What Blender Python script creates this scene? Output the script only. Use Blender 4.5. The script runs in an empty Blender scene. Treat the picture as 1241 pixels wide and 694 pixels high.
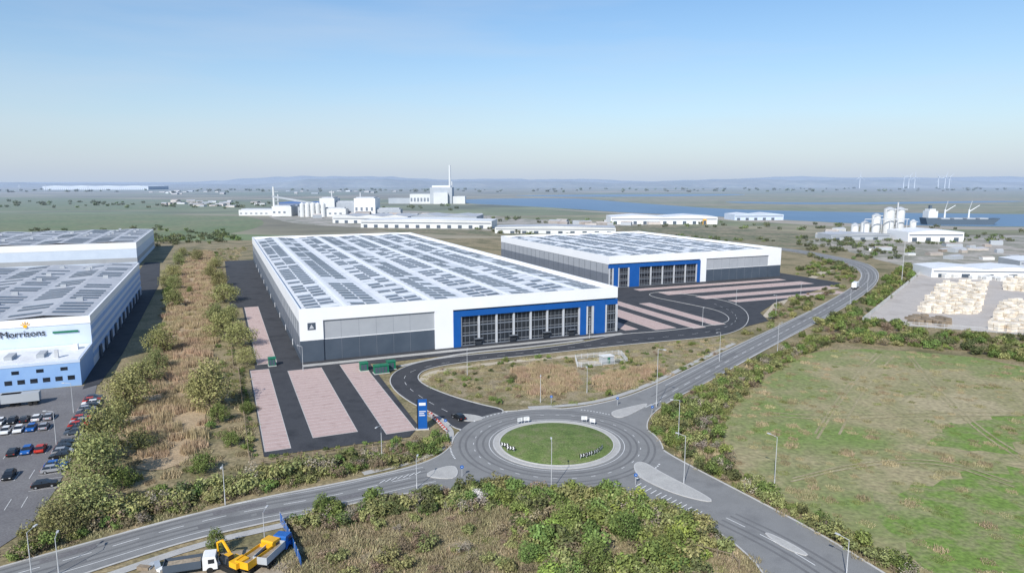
import bpy, math, random
import numpy as np
from mathutils import Vector, Matrix
R=random.Random(7)
scn=bpy.context.scene
# ---------------------------------------------------------------- image pixel to ground helper
# image pixels back-projected through the assumed camera -> metres on the flat ground plane
_f=827.0;_H=60.0;_th=math.atan(127/827.0);_s,_c=math.sin(_th),math.cos(_th)
def S(u,v,z=0.0):
    x=u-620.5;y=347-v
    t=(_H-z)/(_f*_s-y*_c)
    return (x*t,(_f*_c+y*_s)*t)
def SP(txt): return [S(*map(float,q.split(','))) for q in txt.split()]
ROT=math.radians(23.2);AX=(math.cos(ROT),math.sin(ROT));BX=(-AX[1],AX[0])
O1=(-70.6,222.0)
def W(a,b,o=O1): return (o[0]+AX[0]*a+BX[0]*b,o[1]+AX[1]*a+BX[1]*b)
def pip(p,poly):
    x,y=p;r=False;n=len(poly);j=n-1
    for i in range(n):
        xi,yi=poly[i];xj,yj=poly[j]
        if (yi>y)!=(yj>y) and x<(xj-xi)*(y-yi)/(yj-yi)+xi: r=not r
        j=i
    return r
def chaikin(P,n=2,closed=True):
    for _ in range(n):
        Q=[];m=len(P)
        if not closed:Q.append(P[0])
        for i in range(m if closed else m-1):
            a=P[i];b=P[(i+1)%m]
            Q.append((a[0]*.75+b[0]*.25,a[1]*.75+b[1]*.25));Q.append((a[0]*.25+b[0]*.75,a[1]*.25+b[1]*.75))
        if not closed:Q.append(P[-1])
        P=Q
    return P
def resample(P,step):
    out=[P[0]];acc=0
    for a,b in zip(P[:-1],P[1:]):
        d=math.hypot(b[0]-a[0],b[1]-a[1])
        if d==0: continue
        t=step-acc
        while t<=d:
            out.append((a[0]+(b[0]-a[0])*t/d,a[1]+(b[1]-a[1])*t/d));t+=step
        acc=(acc+d)%step
    return out
# ---------------------------------------------------------------- materials
def ramp(nt,stops):
    r=nt.nodes.new('ShaderNodeValToRGB');e=r.color_ramp.elements
    while len(e)<len(stops): e.new(.5)
    for i,(p,c) in enumerate(stops):
        e[i].position=p;e[i].color=(*c,1)
    return r
HAZE=(.345,.42,.53,1)  # distance haze colour, blended straight into the materials' base colour
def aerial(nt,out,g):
    """painted air haze: base colour fades to pale blue with distance from the origin"""
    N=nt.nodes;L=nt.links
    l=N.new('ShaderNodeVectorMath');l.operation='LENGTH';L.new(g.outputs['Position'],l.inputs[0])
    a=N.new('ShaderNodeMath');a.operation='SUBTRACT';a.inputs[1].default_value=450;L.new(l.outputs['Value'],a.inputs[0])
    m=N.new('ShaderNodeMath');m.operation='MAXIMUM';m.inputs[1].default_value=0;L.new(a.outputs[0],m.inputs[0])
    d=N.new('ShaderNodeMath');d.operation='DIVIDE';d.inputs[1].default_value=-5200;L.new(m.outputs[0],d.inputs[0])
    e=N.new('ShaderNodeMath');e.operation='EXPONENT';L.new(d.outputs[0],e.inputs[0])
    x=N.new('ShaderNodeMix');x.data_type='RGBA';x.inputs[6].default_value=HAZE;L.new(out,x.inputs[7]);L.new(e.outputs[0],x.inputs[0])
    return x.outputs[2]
def M(name,cols,scale=.5,rough=.85,detail=6,grain=0,gs=8,metal=0,island=0,orand=0,stretch=None,lo=.3,hi=.7,bump=0,trans=0,spec=.3):
    m=bpy.data.materials.new(name);m.use_nodes=True;nt=m.node_tree;N=nt.nodes;L=nt.links
    b=N['Principled BSDF'];b.inputs['Roughness'].default_value=rough;b.inputs['Metallic'].default_value=metal
    b.inputs['Specular IOR Level'].default_value=spec
    g=N.new('ShaderNodeNewGeometry');src=g.outputs['Position']
    if stretch:
        mp=N.new('ShaderNodeMapping');mp.inputs['Rotation'].default_value=(0,0,stretch[0]);mp.inputs['Scale'].default_value=(stretch[1],stretch[2],1)
        L.new(src,mp.inputs['Vector']);srcs=mp.outputs[0]
    else: srcs=src
    if len(cols)==1: cols=[tuple(k*.9 for k in cols[0]),tuple(min(1,k*1.08) for k in cols[0])]
    n=N.new('ShaderNodeTexNoise');n.inputs['Scale'].default_value=scale;n.inputs['Detail'].default_value=detail
    n.inputs['Roughness'].default_value=.6
    L.new(srcs,n.inputs['Vector'])
    k=len(cols);r=ramp(nt,[(lo+(hi-lo)*i/(k-1),c) for i,c in enumerate(cols)])
    L.new(n.outputs['Fac'],r.inputs['Fac']);out=r.outputs['Color']
    def mulv(val):
        nonlocal out
        h=N.new('ShaderNodeHueSaturation');L.new(out,h.inputs['Color']);L.new(val,h.inputs['Value']);out=h.outputs['Color']
    def mr(v,a,b_,fa=0,fb=1):
        x=N.new('ShaderNodeMapRange');x.inputs['From Min'].default_value=fa;x.inputs['From Max'].default_value=fb
        x.inputs['To Min'].default_value=a;x.inputs['To Max'].default_value=b_;L.new(v,x.inputs['Value']);return x.outputs[0]
    if grain:
        n2=N.new('ShaderNodeTexNoise');n2.inputs['Scale'].default_value=gs;n2.inputs['Detail'].default_value=5;L.new(src,n2.inputs['Vector'])
        mulv(mr(n2.outputs['Fac'],1-grain,1+grain,.3,.7))
    if island: mulv(mr(g.outputs['Random Per Island'],1-island,1+island))
    if orand:
        o=N.new('ShaderNodeObjectInfo');mulv(mr(o.outputs['Random'],1-orand,1+orand))
        h=N.new('ShaderNodeHueSaturation');L.new(out,h.inputs['Color']);
        mm=N.new('ShaderNodeMath');mm.operation='FRACT';m2=N.new('ShaderNodeMath');m2.operation='MULTIPLY';m2.inputs[1].default_value=7.3
        L.new(o.outputs['Random'],m2.inputs[0]);L.new(m2.outputs[0],mm.inputs[0])
        L.new(mr(mm.outputs[0],.475,.525),h.inputs['Hue']);out=h.outputs['Color']
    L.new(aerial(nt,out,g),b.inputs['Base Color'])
    if bump:
        bp=N.new('ShaderNodeBump');bp.inputs['Strength'].default_value=bump;bp.inputs['Distance'].default_value=.3
        n3=N.new('ShaderNodeTexNoise');n3.inputs['Scale'].default_value=gs;n3.inputs['Detail'].default_value=4;L.new(src,n3.inputs['Vector'])
        L.new(n3.outputs['Fac'],bp.inputs['Height']);L.new(bp.outputs[0],b.inputs['Normal'])
    return m
mat={}
def D(k,*a,**kw): mat[k]=M(k,*a,**kw)
D('rough_grass',[(.13,.12,.055),(.19,.165,.085),(.30,.24,.14),(.17,.155,.07)],scale=.05,grain=.38,gs=1.2,bump=.6)
D('scrub_floor',[(.18,.15,.085),(.32,.26,.165),(.20,.175,.085),(.38,.315,.21)],scale=.12,grain=.4,gs=2.5,bump=.6)
D('reed_bed',[(.33,.24,.145),(.45,.34,.215),(.39,.29,.175),(.25,.195,.11)],scale=.08,grain=.3,gs=3,bump=.6)
D('meadow',[(.37,.315,.19),(.27,.25,.125),(.34,.29,.165),(.235,.24,.105),(.19,.24,.075),(.15,.225,.05)],scale=.02,grain=.28,gs=.9,detail=12,lo=.34,hi=.69,bump=.6)
D('meadow_green',[(.28,.26,.135),(.20,.235,.085),(.15,.235,.045),(.23,.235,.105),(.16,.24,.05)],scale=.045,grain=.3,gs=1.2,detail=11,lo=.36,hi=.62,bump=.5)
D('field_track',[(.40,.345,.22),(.32,.28,.16),(.25,.235,.12)],scale=.15,grain=.3,gs=2)
D('island_grass',[(.10,.15,.04),(.14,.19,.055),(.20,.20,.10)],scale=.3,grain=.35,gs=3,bump=.6)
D('far_green',[(.12,.17,.065),(.16,.19,.085),(.20,.20,.10)],scale=.012,grain=.25,gs=.12)
D('marsh',[(.20,.20,.10),(.28,.24,.15),(.17,.19,.09),(.32,.27,.18)],scale=.004,grain=.25,gs=.03,stretch=(.1,.5,1.6))
D('asphalt',[(.18,.18,.178),(.235,.235,.23),(.205,.205,.20)],scale=.15,grain=.13,gs=6,rough=.9)
D('asphalt_track',[(.145,.145,.145),(.18,.18,.18)],scale=.3,grain=.15,gs=6,rough=.9)
D('asphalt_new',[(.032,.034,.039),(.06,.062,.068),(.043,.045,.051)],scale=.12,grain=.2,gs=5,rough=.85)
D('asphalt_old',[(.14,.135,.14),(.20,.195,.195)],scale=.08,grain=.2,gs=3)
D('concrete_yard',[(.38,.345,.31),(.48,.44,.40),(.42,.385,.35)],scale=.06,grain=.12,gs=2)
D('hardstanding',[(.30,.27,.23),(.42,.38,.33),(.22,.215,.16),(.37,.34,.28)],scale=.03,grain=.2,gs=.5)
D('khaki_scrub',[(.15,.14,.075),(.25,.21,.13),(.12,.13,.06),(.31,.26,.17)],scale=.02,grain=.35,gs=.25,detail=9)
D('dirt',[(.28,.23,.17),(.38,.32,.24)],scale=.2,grain=.25,gs=3)
D('sand_path',[(.42,.36,.27),(.54,.47,.36)],scale=.3,grain=.15,gs=3)
D('paving',[(.38,.37,.35),(.46,.45,.42)],scale=.4,grain=.12,gs=5)
D('kerb_stone',[(.50,.49,.47)],scale=1)
D('block_paving',[(.40,.285,.255),(.50,.375,.34),(.44,.325,.29)],scale=.35,grain=.16,gs=6)
D('line_paint',[(.66,.66,.64),(.82,.82,.80)],scale=2,rough=.6)
D('water',[(.09,.175,.28),(.12,.215,.33)],scale=.01,rough=.5,spec=.35)
D('mud',[(.30,.26,.20),(.40,.35,.28)],scale=.02)
D('white_clad',[(.80,.81,.82),(.86,.86,.86)],scale=.1,rough=.45)
D('grey_clad',[(.34,.36,.385),(.39,.41,.435)],scale=.15,rough=.5)
D('midgrey_clad',[(.15,.17,.20),(.18,.20,.235)],scale=.15,rough=.5)
D('dark_clad',[(.06,.08,.108),(.08,.102,.132)],scale=.15,rough=.5)
D('blue_clad',[(.008,.085,.32),(.012,.10,.36)],scale=.3,rough=.4)
D('sky_clad',[(.24,.40,.68),(.29,.46,.72)],scale=.2,rough=.5)
D('pale_blue_clad',[(.54,.62,.74),(.60,.68,.79)],scale=.2,rough=.5)
D('glass_dark',[(.012,.016,.022),(.03,.038,.05)],scale=.25,rough=.08,spec=.6)
D('frame_pale',[(.50,.52,.55)],rough=.5)
D('roof_white',[(.62,.63,.64),(.76,.77,.78),(.68,.69,.70)],scale=.06,rough=.5,grain=.08,gs=1)
D('roof_grey',[(.34,.36,.39),(.47,.48,.50),(.40,.42,.45)],scale=.06,rough=.6,grain=.08,gs=1)
D('rooflight',[(.34,.38,.42),(.46,.50,.54)],scale=.2,rough=.3)
D('solar',[(.055,.065,.09),(.13,.145,.175)],scale=.15,rough=.3,island=.3)
D('galv',[(.52,.53,.54)],rough=.5)
D('tyre',[(.02,.02,.02)],rough=.8)
D('wood',[(.22,.17,.12),(.32,.26,.19)],scale=1,rough=.9,island=.2)
D('timber',[(.74,.64,.50),(.80,.73,.62),(.64,.52,.38)],scale=.3,rough=.8,island=.22)
D('bark',[(.14,.11,.08),(.20,.16,.12)],scale=3)
D('leaf_olive',[(.215,.225,.08),(.285,.285,.115)],scale=.4,island=.45,orand=.2)
D('leaf_green',[(.12,.17,.045),(.18,.23,.065)],scale=.4,island=.45,orand=.25)
D('leaf_bright',[(.21,.29,.055),(.28,.35,.085)],scale=.4,island=.4,orand=.15)
D('leaf_dark',[(.085,.105,.04),(.135,.145,.06)],scale=.4,island=.45,orand=.3)
D('leaf_brown',[(.21,.16,.10),(.28,.22,.145)],scale=.4,island=.4,orand=.25)
D('twig_grey',[(.28,.24,.19),(.36,.31,.25)],scale=.4,island=.35,orand=.2)
D('blossom',[(.68,.65,.62),(.82,.80,.78)],scale=1,island=.25)
D('reed_blade',[(.38,.29,.175),(.50,.39,.25)],scale=.3,island=.3,orand=.12)
D('grass_blade',[(.29,.25,.14),(.39,.33,.20)],scale=.3,island=.4,orand=.25)
D('grass_green',[(.15,.18,.06),(.20,.23,.08)],scale=.3,island=.4,orand=.2)
D('red_paint',[(.50,.035,.02)],rough=.35);D('yellow_paint',[(.80,.42,.02)],rough=.4)
D('green_paint',[(.01,.16,.085)],rough=.5);D('blue_paint',[(.02,.12,.40)],rough=.35)
D('black_paint',[(.015,.016,.018)],rough=.25,spec=.5);D('white_paint',[(.78,.78,.77)],rough=.35)
D('silver_paint',[(.42,.43,.45)],rough=.3,metal=.3);D('plant_white',[(.62,.62,.60),(.74,.74,.72)],scale=.05)
D('plant_grey',[(.34,.37,.40),(.46,.48,.50)],scale=.03);D('town',[(.42,.33,.26),(.52,.47,.42),(.28,.21,.17)],scale=.02,island=.4)
D('hill',[(.07,.10,.06),(.15,.16,.09),(.22,.20,.13),(.09,.12,.07)],scale=.003,grain=.5,gs=.012)
D('ship_hull',[(.06,.09,.12)],scale=.05)
def far_mat():
    m=bpy.data.materials.new('field_patchwork');m.use_nodes=True;nt=m.node_tree;N=nt.nodes;L=nt.links
    N['Principled BSDF'].inputs['Roughness'].default_value=.9
    g=N.new('ShaderNodeNewGeometry')
    mp=N.new('ShaderNodeMapping');mp.inputs['Rotation'].default_value=(0,0,.25);mp.inputs['Scale'].default_value=(.0012,.0022,0);L.new(g.outputs['Position'],mp.inputs[0])
    v=N.new('ShaderNodeTexVoronoi');v.inputs['Scale'].default_value=1;v.inputs['Randomness'].default_value=.9;L.new(mp.outputs[0],v.inputs['Vector'])
    sp=N.new('ShaderNodeSeparateColor');L.new(v.outputs['Color'],sp.inputs[0])
    r=ramp(nt,[(0,(.13,.17,.08)),(.25,(.19,.19,.10)),(.45,(.27,.23,.15)),(.6,(.13,.17,.07)),(.8,(.31,.26,.18)),(1,(.17,.17,.10))]);L.new(sp.outputs[0],r.inputs[0])
    n=N.new('ShaderNodeTexNoise');n.inputs['Scale'].default_value=.005;n.inputs['Detail'].default_value=10;L.new(g.outputs['Position'],n.inputs['Vector'])
    x=N.new('ShaderNodeMapRange');x.inputs[1].default_value=.3;x.inputs[2].default_value=.7;x.inputs[3].default_value=.5;x.inputs[4].default_value=1.4;L.new(n.outputs[0],x.inputs[0])
    h=N.new('ShaderNodeHueSaturation');L.new(r.outputs[0],h.inputs['Color']);L.new(x.outputs[0],h.inputs['Value'])
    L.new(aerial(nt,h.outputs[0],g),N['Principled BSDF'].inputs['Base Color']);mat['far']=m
far_mat()
# ---------------------------------------------------------------- mesh helpers
col=scn.collection
def link(o,parent=None):
    col.objects.link(o)
    if parent: o.parent=parent
    return o
def empty(name,loc=(0,0,0),rz=0):
    o=bpy.data.objects.new(name,None);o.location=loc;o.rotation_euler=(0,0,rz);o.empty_display_size=.1;return link(o)
class B:
    """mesh accumulator with material slots"""
    def __init__(s): s.v=[];s.f=[];s.m=[];s.mats=[]
    def mi(s,m):
        if m not in s.mats:s.mats.append(m)
        return s.mats.index(m)
    def box(s,x0,x1,y0,y1,z0,z1,m,rz=0,c=(0,0)):
        k=len(s.v);co,si=math.cos(rz),math.sin(rz)
        for z in(z0,z1):
            for x,y in((x0,y0),(x1,y0),(x1,y1),(x0,y1)):
                s.v.append((c[0]+x*co-y*si,c[1]+x*si+y*co,z))
        i=s.mi(m)
        for q in((0,3,2,1),(4,5,6,7),(0,1,5,4),(1,2,6,5),(2,3,7,6),(3,0,4,7)):
            s.f.append(tuple(k+t for t in q));s.m.append(i)
    def poly(s,pts,m):
        k=len(s.v);s.v+=pts;s.f.append(tuple(range(k,k+len(pts))));s.m.append(s.mi(m))
    def prism(s,prof,w0,w1,m,top=None):
        k=len(s.v);n=len(prof);i=s.mi(m)
        for w in(w0,w1): s.v+=[(x,w,z) for x,z in prof]
        s.f.append(tuple(range(k,k+n)));s.m.append(i)
        s.f.append(tuple(range(k+2*n-1,k+n-1,-1)));s.m.append(i)
        for a in range(n):
            b=(a+1)%n;s.f.append((k+b,k+a,k+n+a,k+n+b));s.m.append(i)
    def frustum(s,b0,b1,z0,z1,m,mtop):
        k=len(s.v)
        for (x0,x1,y0,y1),z in((b0,z0),(b1,z1)):
            s.v+=[(x0,y0,z),(x1,y0,z),(x1,y1,z),(x0,y1,z)]
        for q,mm in(((4,5,6,7),mtop),((0,1,5,4),m),((1,2,6,5),m),((2,3,7,6),m),((3,0,4,7),m)):
            s.f.append(tuple(k+t for t in q));s.m.append(s.mi(mm))
    def tube(s,p0,p1,r0,r1,m,n=8,cap=True):
        p0=Vector(p0);p1=Vector(p1);d=(p1-p0).normalized();u=d.orthogonal().normalized();w=d.cross(u)
        k=len(s.v)
        for p,r in((p0,r0),(p1,r1)):
            for a in range(n):
                t=2*math.pi*a/n;q=p+u*(r*math.cos(t))+w*(r*math.sin(t));s.v.append(tuple(q))
        i=s.mi(m)
        for a in range(n):
            b=(a+1)%n;s.f.append((k+a,k+b,k+n+b,k+n+a));s.m.append(i)
        if cap:
            s.f.append(tuple(range(k+n-1,k-1,-1)));s.m.append(i);s.f.append(tuple(range(k+n,k+2*n)));s.m.append(i)
    def mesh(s,name):
        me=bpy.data.meshes.new(name);me.from_pydata([tuple(v) for v in s.v],[],s.f)
        for m in s.mats: me.materials.append(mat[m])
        me.polygons.foreach_set('material_index',s.m);me.update();return me
    def obj(s,name,parent=None,loc=(0,0,0),rz=0):
        o=bpy.data.objects.new(name,s.mesh(name));o.location=loc;o.rotation_euler=(0,0,rz);return link(o,parent)
def ccw(pts):
    a=sum(pts[i][0]*pts[(i+1)%len(pts)][1]-pts[(i+1)%len(pts)][0]*pts[i][1] for i in range(len(pts)))
    return pts[::-1] if a<0 else pts
def sheet(name,pts,m,z):
    b=B();b.poly([(x,y,z) for x,y in ccw(pts)],m);return b.obj(name)
def offs(P,d):
    Q=[]
    for i in range(len(P)):
        a=P[max(0,i-1)];b=P[min(len(P)-1,i+1)];dx,dy=b[0]-a[0],b[1]-a[1];l=math.hypot(dx,dy) or 1
        Q.append((P[i][0]-dy/l*d,P[i][1]+dx/l*d))
    return Q
def ribbon(b,P,w,z,m,off=0,h=0):
    L_=offs(P,off+w/2);R_=offs(P,off-w/2)
    for i in range(len(P)-1):
        q=[(*R_[i],z+h),(*R_[i+1],z+h),(*L_[i+1],z+h),(*L_[i],z+h)]
        b.poly(q,m)
        if h:
            for A,C in((R_[i],R_[i+1]),(L_[i+1],L_[i])):
                b.poly([(*A,z),(*C,z),(*C,z+h),(*A,z+h)],m)
def dashed(b,P,w,z,m,on,offl,off=0):
    Q=resample(P,1.0);Q=offs(Q,off) if off else Q;per=on+offl;i=0
    while i<len(Q)-on:
        ribbon(b,Q[i:i+on+1],w,z,m);i+=per
# ---------------------------------------------------------------- ground sheets
sheet('ground',[(-45000,-3000),(45000,-3000),(45000,60000),(-45000,60000)],'far',0)
sheet('terrain',chaikin([(-900,-60),(900,-60),(900,700),(300,760),(-200,720),(-900,600)],2),'rough_grass',.01)
Z=.02
def ragged(P,amp,step):
    Q=resample(P+[P[0]],step);r=random.Random(len(P)*7)
    return [(x+r.gauss(0,amp),y+r.gauss(0,amp)) for x,y in Q]
def zone(name,txt,m,sm=2,z=None,rag=0):
    global Z
    P=SP(txt)
    if sm:P=chaikin(P,sm)
    if z is None: z=Z;Z+=.006
    sheet(name,ragged(P,rag,rag*2.5) if rag else P,m,z);return P
zone('grass_field','-700,258 280,259 330,268 290,284 180,290 -700,292','far_green')
zone('grass_field','-700,238 -100,238 250,242 330,246 330,252 150,256 -700,256','far_green')
zone('scrubland','440,262 620,262 760,268 960,276 1060,280 1060,300 900,300 760,292 600,287 440,280','khaki_scrub')
zone('industrial_ground','318,253 480,254 600,262 740,268 800,270 780,274 700,274 640,281 560,278 440,277 330,269','hardstanding')
zone('industrial_ground','960,290 1100,286 1400,284 1500,345 1241,350 1130,330 1075,318 1010,300','hardstanding')
zone('marsh','745,237 900,234 1500,230 1700,262 1241,262 960,258 870,255 800,250 742,246','marsh')
zone('marsh','560,262 700,262 760,258 1000,268 1300,275 1300,283 1000,285 900,276 700,268','marsh')
zone('mudflat','640,252 760,258 900,264 1100,275 1500,277 1500,280 1080,278 900,268 700,256','mud')
zone('water','548,246 560,241 700,240 742,244 800,248 870,253 960,256 1241,260 1500,260 1500,275 1241,275 1080,273 960,267 900,264 820,260 760,258 700,253.5 640,250','water',2)
zone('water','600,237 700,236 900,235 905,237 700,239','water',2)
zone('water','880,244 1000,246 1240,243 1240,245 1000,248.5 880,246','water',2)
fieldP=zone('grass_field','1000,416 1300,444 1700,720 1150,720 1040,655 960,612 895,572 876,540 880,500 930,455','meadow')
zone('grass_patch','1060,610 1120,585 1241,560 1400,600 1500,720 1180,720 1120,690 1060,640','meadow_green',2,None,1.3)
zone('grass_patch','1110,530 1180,508 1260,498 1300,520 1240,540 1160,550','meadow_green',2,None,1.3)
yardP=zone('concrete_yard','1045,390 1120,328 1300,335 1400,412 1241,405','concrete_yard',0)
lcpP=zone('car_park','-150,490 118,466 105,520 70,590 35,640 -40,690 -260,740','asphalt_old',0)
srvP=zone('service_road','100,472 120,466 148,430 172,385 193,345 194,318 176,318 155,345','asphalt_new',0)
reedP=zone('reed_bed','235,305 262,305 256,350 262,400 250,450 255,500 235,560 180,575 145,545 150,500 190,440 205,380 215,330','reed_bed',2,None,.7)
pondP=zone('grass_verge','508,462 520,448 600,438 700,430 760,426 800,420 850,412 885,408 900,415 840,444 790,464 740,480 690,490 625,493 570,484 530,474','scrub_floor')
fgP=zone('scrubland','345,628 450,608 560,594 680,594 790,612 880,652 910,680 930,720 900,760 370,760 340,694','scrub_floor')
dirtP=zone('dirt_yard','120,700 345,655 385,760 60,760','dirt',1,None,.5)
tb=B()
for k,tx in enumerate(("1062,428 1040,450 1010,490 985,530","1068,429 1045,451 1015,491 990,532","1084,431 1062,453 1036,490 1015,530","930,500 1010,505 1120,500 1241,500","930,504 1010,509 1120,504 1241,504","1100,432 1130,470 1180,520 1241,560","1104,432 1136,470 1188,520 1252,560","960,580 1040,560 1140,555 1241,590","958,584 1040,564 1140,559 1241,595")):
    ribbon(tb,resample(chaikin(SP(tx),2,False),3),.6,.13+.006*k,'field_track')
tb.obj('vehicle_track')
sheet('service_yard',[W(-14.5,-2),W(24,-11),W(123,-7),W(150,-22),W(195,-8),W(205,8),W(230,25),W(318,62),W(318,270),W(180,275),W(180,330),W(-20,330),W(-20,118),W(-14.5,116)],'asphalt_new',.135)
sheet('car_park',[W(-16.5,-2),W(-16.5,-79),W(16,-80),W(20,-74),W(21,-6)],'asphalt_new',.14)
ZP=.155
for a0,a1,b0,b1 in((-16,-10.6,-76,-4),(-5,5.3,-71.5,-9),(11.5,18.6,-76,-8),(-13.5,-7.5,3,116),(127,133,0,70),(139,149,-4,70),(155,161,-8,62),(167,173,-6,50),(190,296,84,90),(196,300,66,76),(206,300,48,56),(214,290,34,40)):
    b=B();b.box(a0,a1,b0,b1,.0,ZP,'block_paving');
    along=(b1-b0)>(a1-a0)
    n=int((max(b1-b0,a1-a0))/2.5)
    for i in range(1,n):
        if along:
            b.box(a0,a1,b0+i*2.5-.035,b0+i*2.5+.035,ZP,ZP+.006,'line_paint')
        else: b.box(a0+i*2.5-.035,a0+i*2.5+.035,b0,b1,ZP,ZP+.006,'line_paint')
    for x0,x1,y0,y1 in((a0-.15,a0,b0-.15,b1+.15),(a1,a1+.15,b0-.15,b1+.15),(a0,a1,b0-.15,b0),(a0,a1,b1,b1+.15)):
        b.box(x0,x1,y0,y1,0,ZP+.02,'kerb_stone')
    b.obj('parking_bays',None,(*O1,0),ROT)
# ---------------------------------------------------------------- roads
netP=chaikin(SP("-60,706 0,688 100,660 200,633 300,607 400,588 450,578 500,566 530,555 548,541 554,524 575,508 600,500 625,498 690,496 740,487 780,474 830,450 880,425 940,397 1000,368 1035,347 1046,334 1036,324 1000,313 960,305 900,298 905,296 965,302 1005,309 1045,317 1062,326 1066,336 1058,350 1020,375 960,407 920,428 860,462 820,482 795,497 783,512 786,528 800,545 850,572 920,608 990,645 1070,694 1110,720 1000,760 935,720 925,694 905,672 880,651 840,630 790,610 740,597 680,592 620,590 560,592 500,597 450,606 400,617 340,630 240,652 150,680 90,700 40,715"),2)
siteP=chaikin(SP("556,524 535,506 500,490 478,474 471,461 480,449 510,438 560,431 640,424 710,415 750,405 800,402 850,396 880,392 885,385 870,376 830,368 780,358 800,353 850,359 890,367 908,380 905,396 880,406 850,410 790,415 720,422 650,430 570,438 520,446 505,455 510,465 540,478 580,490 615,497 600,506 578,514"),2)
RC=(10.3,151.0);RO=24.2;RI=14.6
sheet('road',netP,'asphalt',.16)
sheet('road',[(RC[0]+RO*math.cos(t*math.pi/60),RC[1]+RO*math.sin(t*math.pi/60)) for t in range(120)],'asphalt',.164)
sheet('road',siteP,'asphalt_new',.15)
def circ(r,a0=0,a1=360,n=96,c=RC):
    return [(c[0]+r*math.cos(math.radians(a0+(a1-a0)*i/n)),c[1]+r*math.sin(math.radians(a0+(a1-a0)*i/n))) for i in range(n+1)]
kb=B()
def kerb_filter(P,test,w=.3,h=.13,z=.15):
    Q=resample(P+[P[0]],1.0)
    for i in range(len(Q)-1):
        mid=((Q[i][0]+Q[i+1][0])/2,(Q[i][1]+Q[i+1][1])/2)
        if test(mid) and mid[1]<500: ribbon(kb,[Q[i],Q[i+1]],w,z,'kerb_stone',0,h)
dR=lambda p:math.hypot(p[0]-RC[0],p[1]-RC[1])
kerb_filter(netP,lambda p:dR(p)>RO and not pip(p,siteP))
kerb_filter(siteP,lambda p:not pip(p,netP) and dR(p)>RO)
kerb_filter(circ(RO)[:-1],lambda p:not pip(p,netP) and not pip(p,siteP))
kb.obj('kerb')
mk=B();ZM=.184
cA=chaikin(SP("-60,722 0,701 95,675 200,643 300,619 400,602 480,583 530,573"),2,False)
cC=chaikin(SP("800,483 845,458 900,428 950,402 1003,374 1040,351 1056,336 1046,322 1000,311 960,304"),2,False)
cB=chaikin(SP("880,628 930,652 980,680 1040,720 1100,760"),2,False)
dashed(mk,cA,.15,ZM,'line_paint',4,3);dashed(mk,cC,.15,ZM,'line_paint',4,4);dashed(mk,cB,.15,ZM,'line_paint',4,3)
for c_,w_ in((cA,3.9),(cC,4.2)):
    for s_ in(1,-1): ribbon(mk,resample(c_,2)[6:],.13,ZM,'line_paint',s_*w_)
i=0
Cc=circ(19.2,n=120)
while i<118: ribbon(mk,Cc[i:i+2],.13,ZM,'line_paint');i+=4
ribbon(mk,circ(15.6),.12,ZM,'line_paint')
for a0,a1 in((183,203),(118,146),(52,72),(-52,-28)):
    A=circ(RO+.3,a0,a1,20);i=0
    while i<20: ribbon(mk,A[i:i+2],.35,ZM+.004,'line_paint');i+=2
sc=chaikin(SP("560,508 520,488 494,470 488,458 500,449 540,439 640,427 720,418 800,409 860,403 892,392 893,380 860,366"),2,False)
dashed(mk,sc,.12,ZM+.002,'line_paint',3,4)
for (x0,y0,x1,y1,n) in ((770,590,856,630,14),(460,586,510,574,7),(765,500,800,488,6)):
    for i in range(n):
        t=i/n;u=x0+(x1-x0)*t;v=y0+(y1-y0)*t
        p=S(u,v);q=S(u+7,v-4);ribbon(mk,[p,q],.18,ZM+.006,'line_paint')
mk.obj('road_marking')
wt=B();rj=random.Random(2)
for c_ in(cA,cC,cB):
    for o_ in(-2.7,-1.2,1.2,2.7): ribbon(wt,resample(c_,3),.55,.168,'asphalt_track',o_)
for r in(17.0,18.5,21.0,22.4): ribbon(wt,circ(r),.5,.171,'asphalt_track')
pz=.173
for c_ in(cA,cC):
    Q=resample(c_,1)
    for k in range(8):
        i=rj.randrange(10,min(len(Q)-20,260));ribbon(wt,Q[i:i+rj.randrange(4,12)],rj.uniform(1,2.2),pz,'asphalt_old' if k%2 else 'asphalt_track',rj.choice((-2,2)));pz+=.0006
wt.obj('road_wear')
ap=B()
ap.poly([(*p,.17+.09) for p in circ(RI)[:-1]],'paving')
ribbon(ap,circ(RI),.3,.16,'kerb_stone',0,.13)
ap.obj('roundabout_apron')
ri=13.2;b=B();rings=[(ri,.27),(ri-1,.5),(9,.95),(5,1.15),(0.01,1.2)]
n=64
for r,z in rings:
    for i in range(n):
        t=2*math.pi*i/n;b.v.append((RC[0]+r*math.cos(t),RC[1]+r*math.sin(t),z))
for j in range(len(rings)-1):
    for i in range(n):
        b.f.append((j*n+i,j*n+(i+1)%n,(j+1)*n+(i+1)%n,(j+1)*n+i));b.m.append(b.mi('island_grass'))
ribbon(b,circ(ri),.3,.2,'kerb_stone',0,.2)
b.obj('roundabout_island')
for tx in "508,577 548,563 556,572 550,582","768,562 780,560 800,573 850,598 868,611 820,600 784,584 770,574","738,500 762,494 790,488 766,502 748,508","562,512 548,502 574,503 590,508","920,642 960,660 985,677 950,665":
    P=ccw(chaikin(SP(tx),2));b=B()
    b.poly([(*p,.29) for p in P],'paving')
    ribbon(b,P+[P[0]],.25,.15,'kerb_stone',0,.145);b.obj('traffic_island')
fb=B()
for k,tx in enumerate(("440,574 500,560 535,545 548,528 540,514 520,502","640,494 700,491 745,482 790,465 840,440 890,416","484,444 560,428 640,421 710,412","90,712 240,660 340,637 400,624 450,612 500,602 560,597","795,552 850,580 920,616 980,650")):
    ribbon(fb,resample(chaikin(SP(tx),2,False),1.5),1.9,.141+.002*k,'paving')
ribbon(fb,[W(0,-4.5),W(123,-4.5)],3,.146,'paving')
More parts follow.
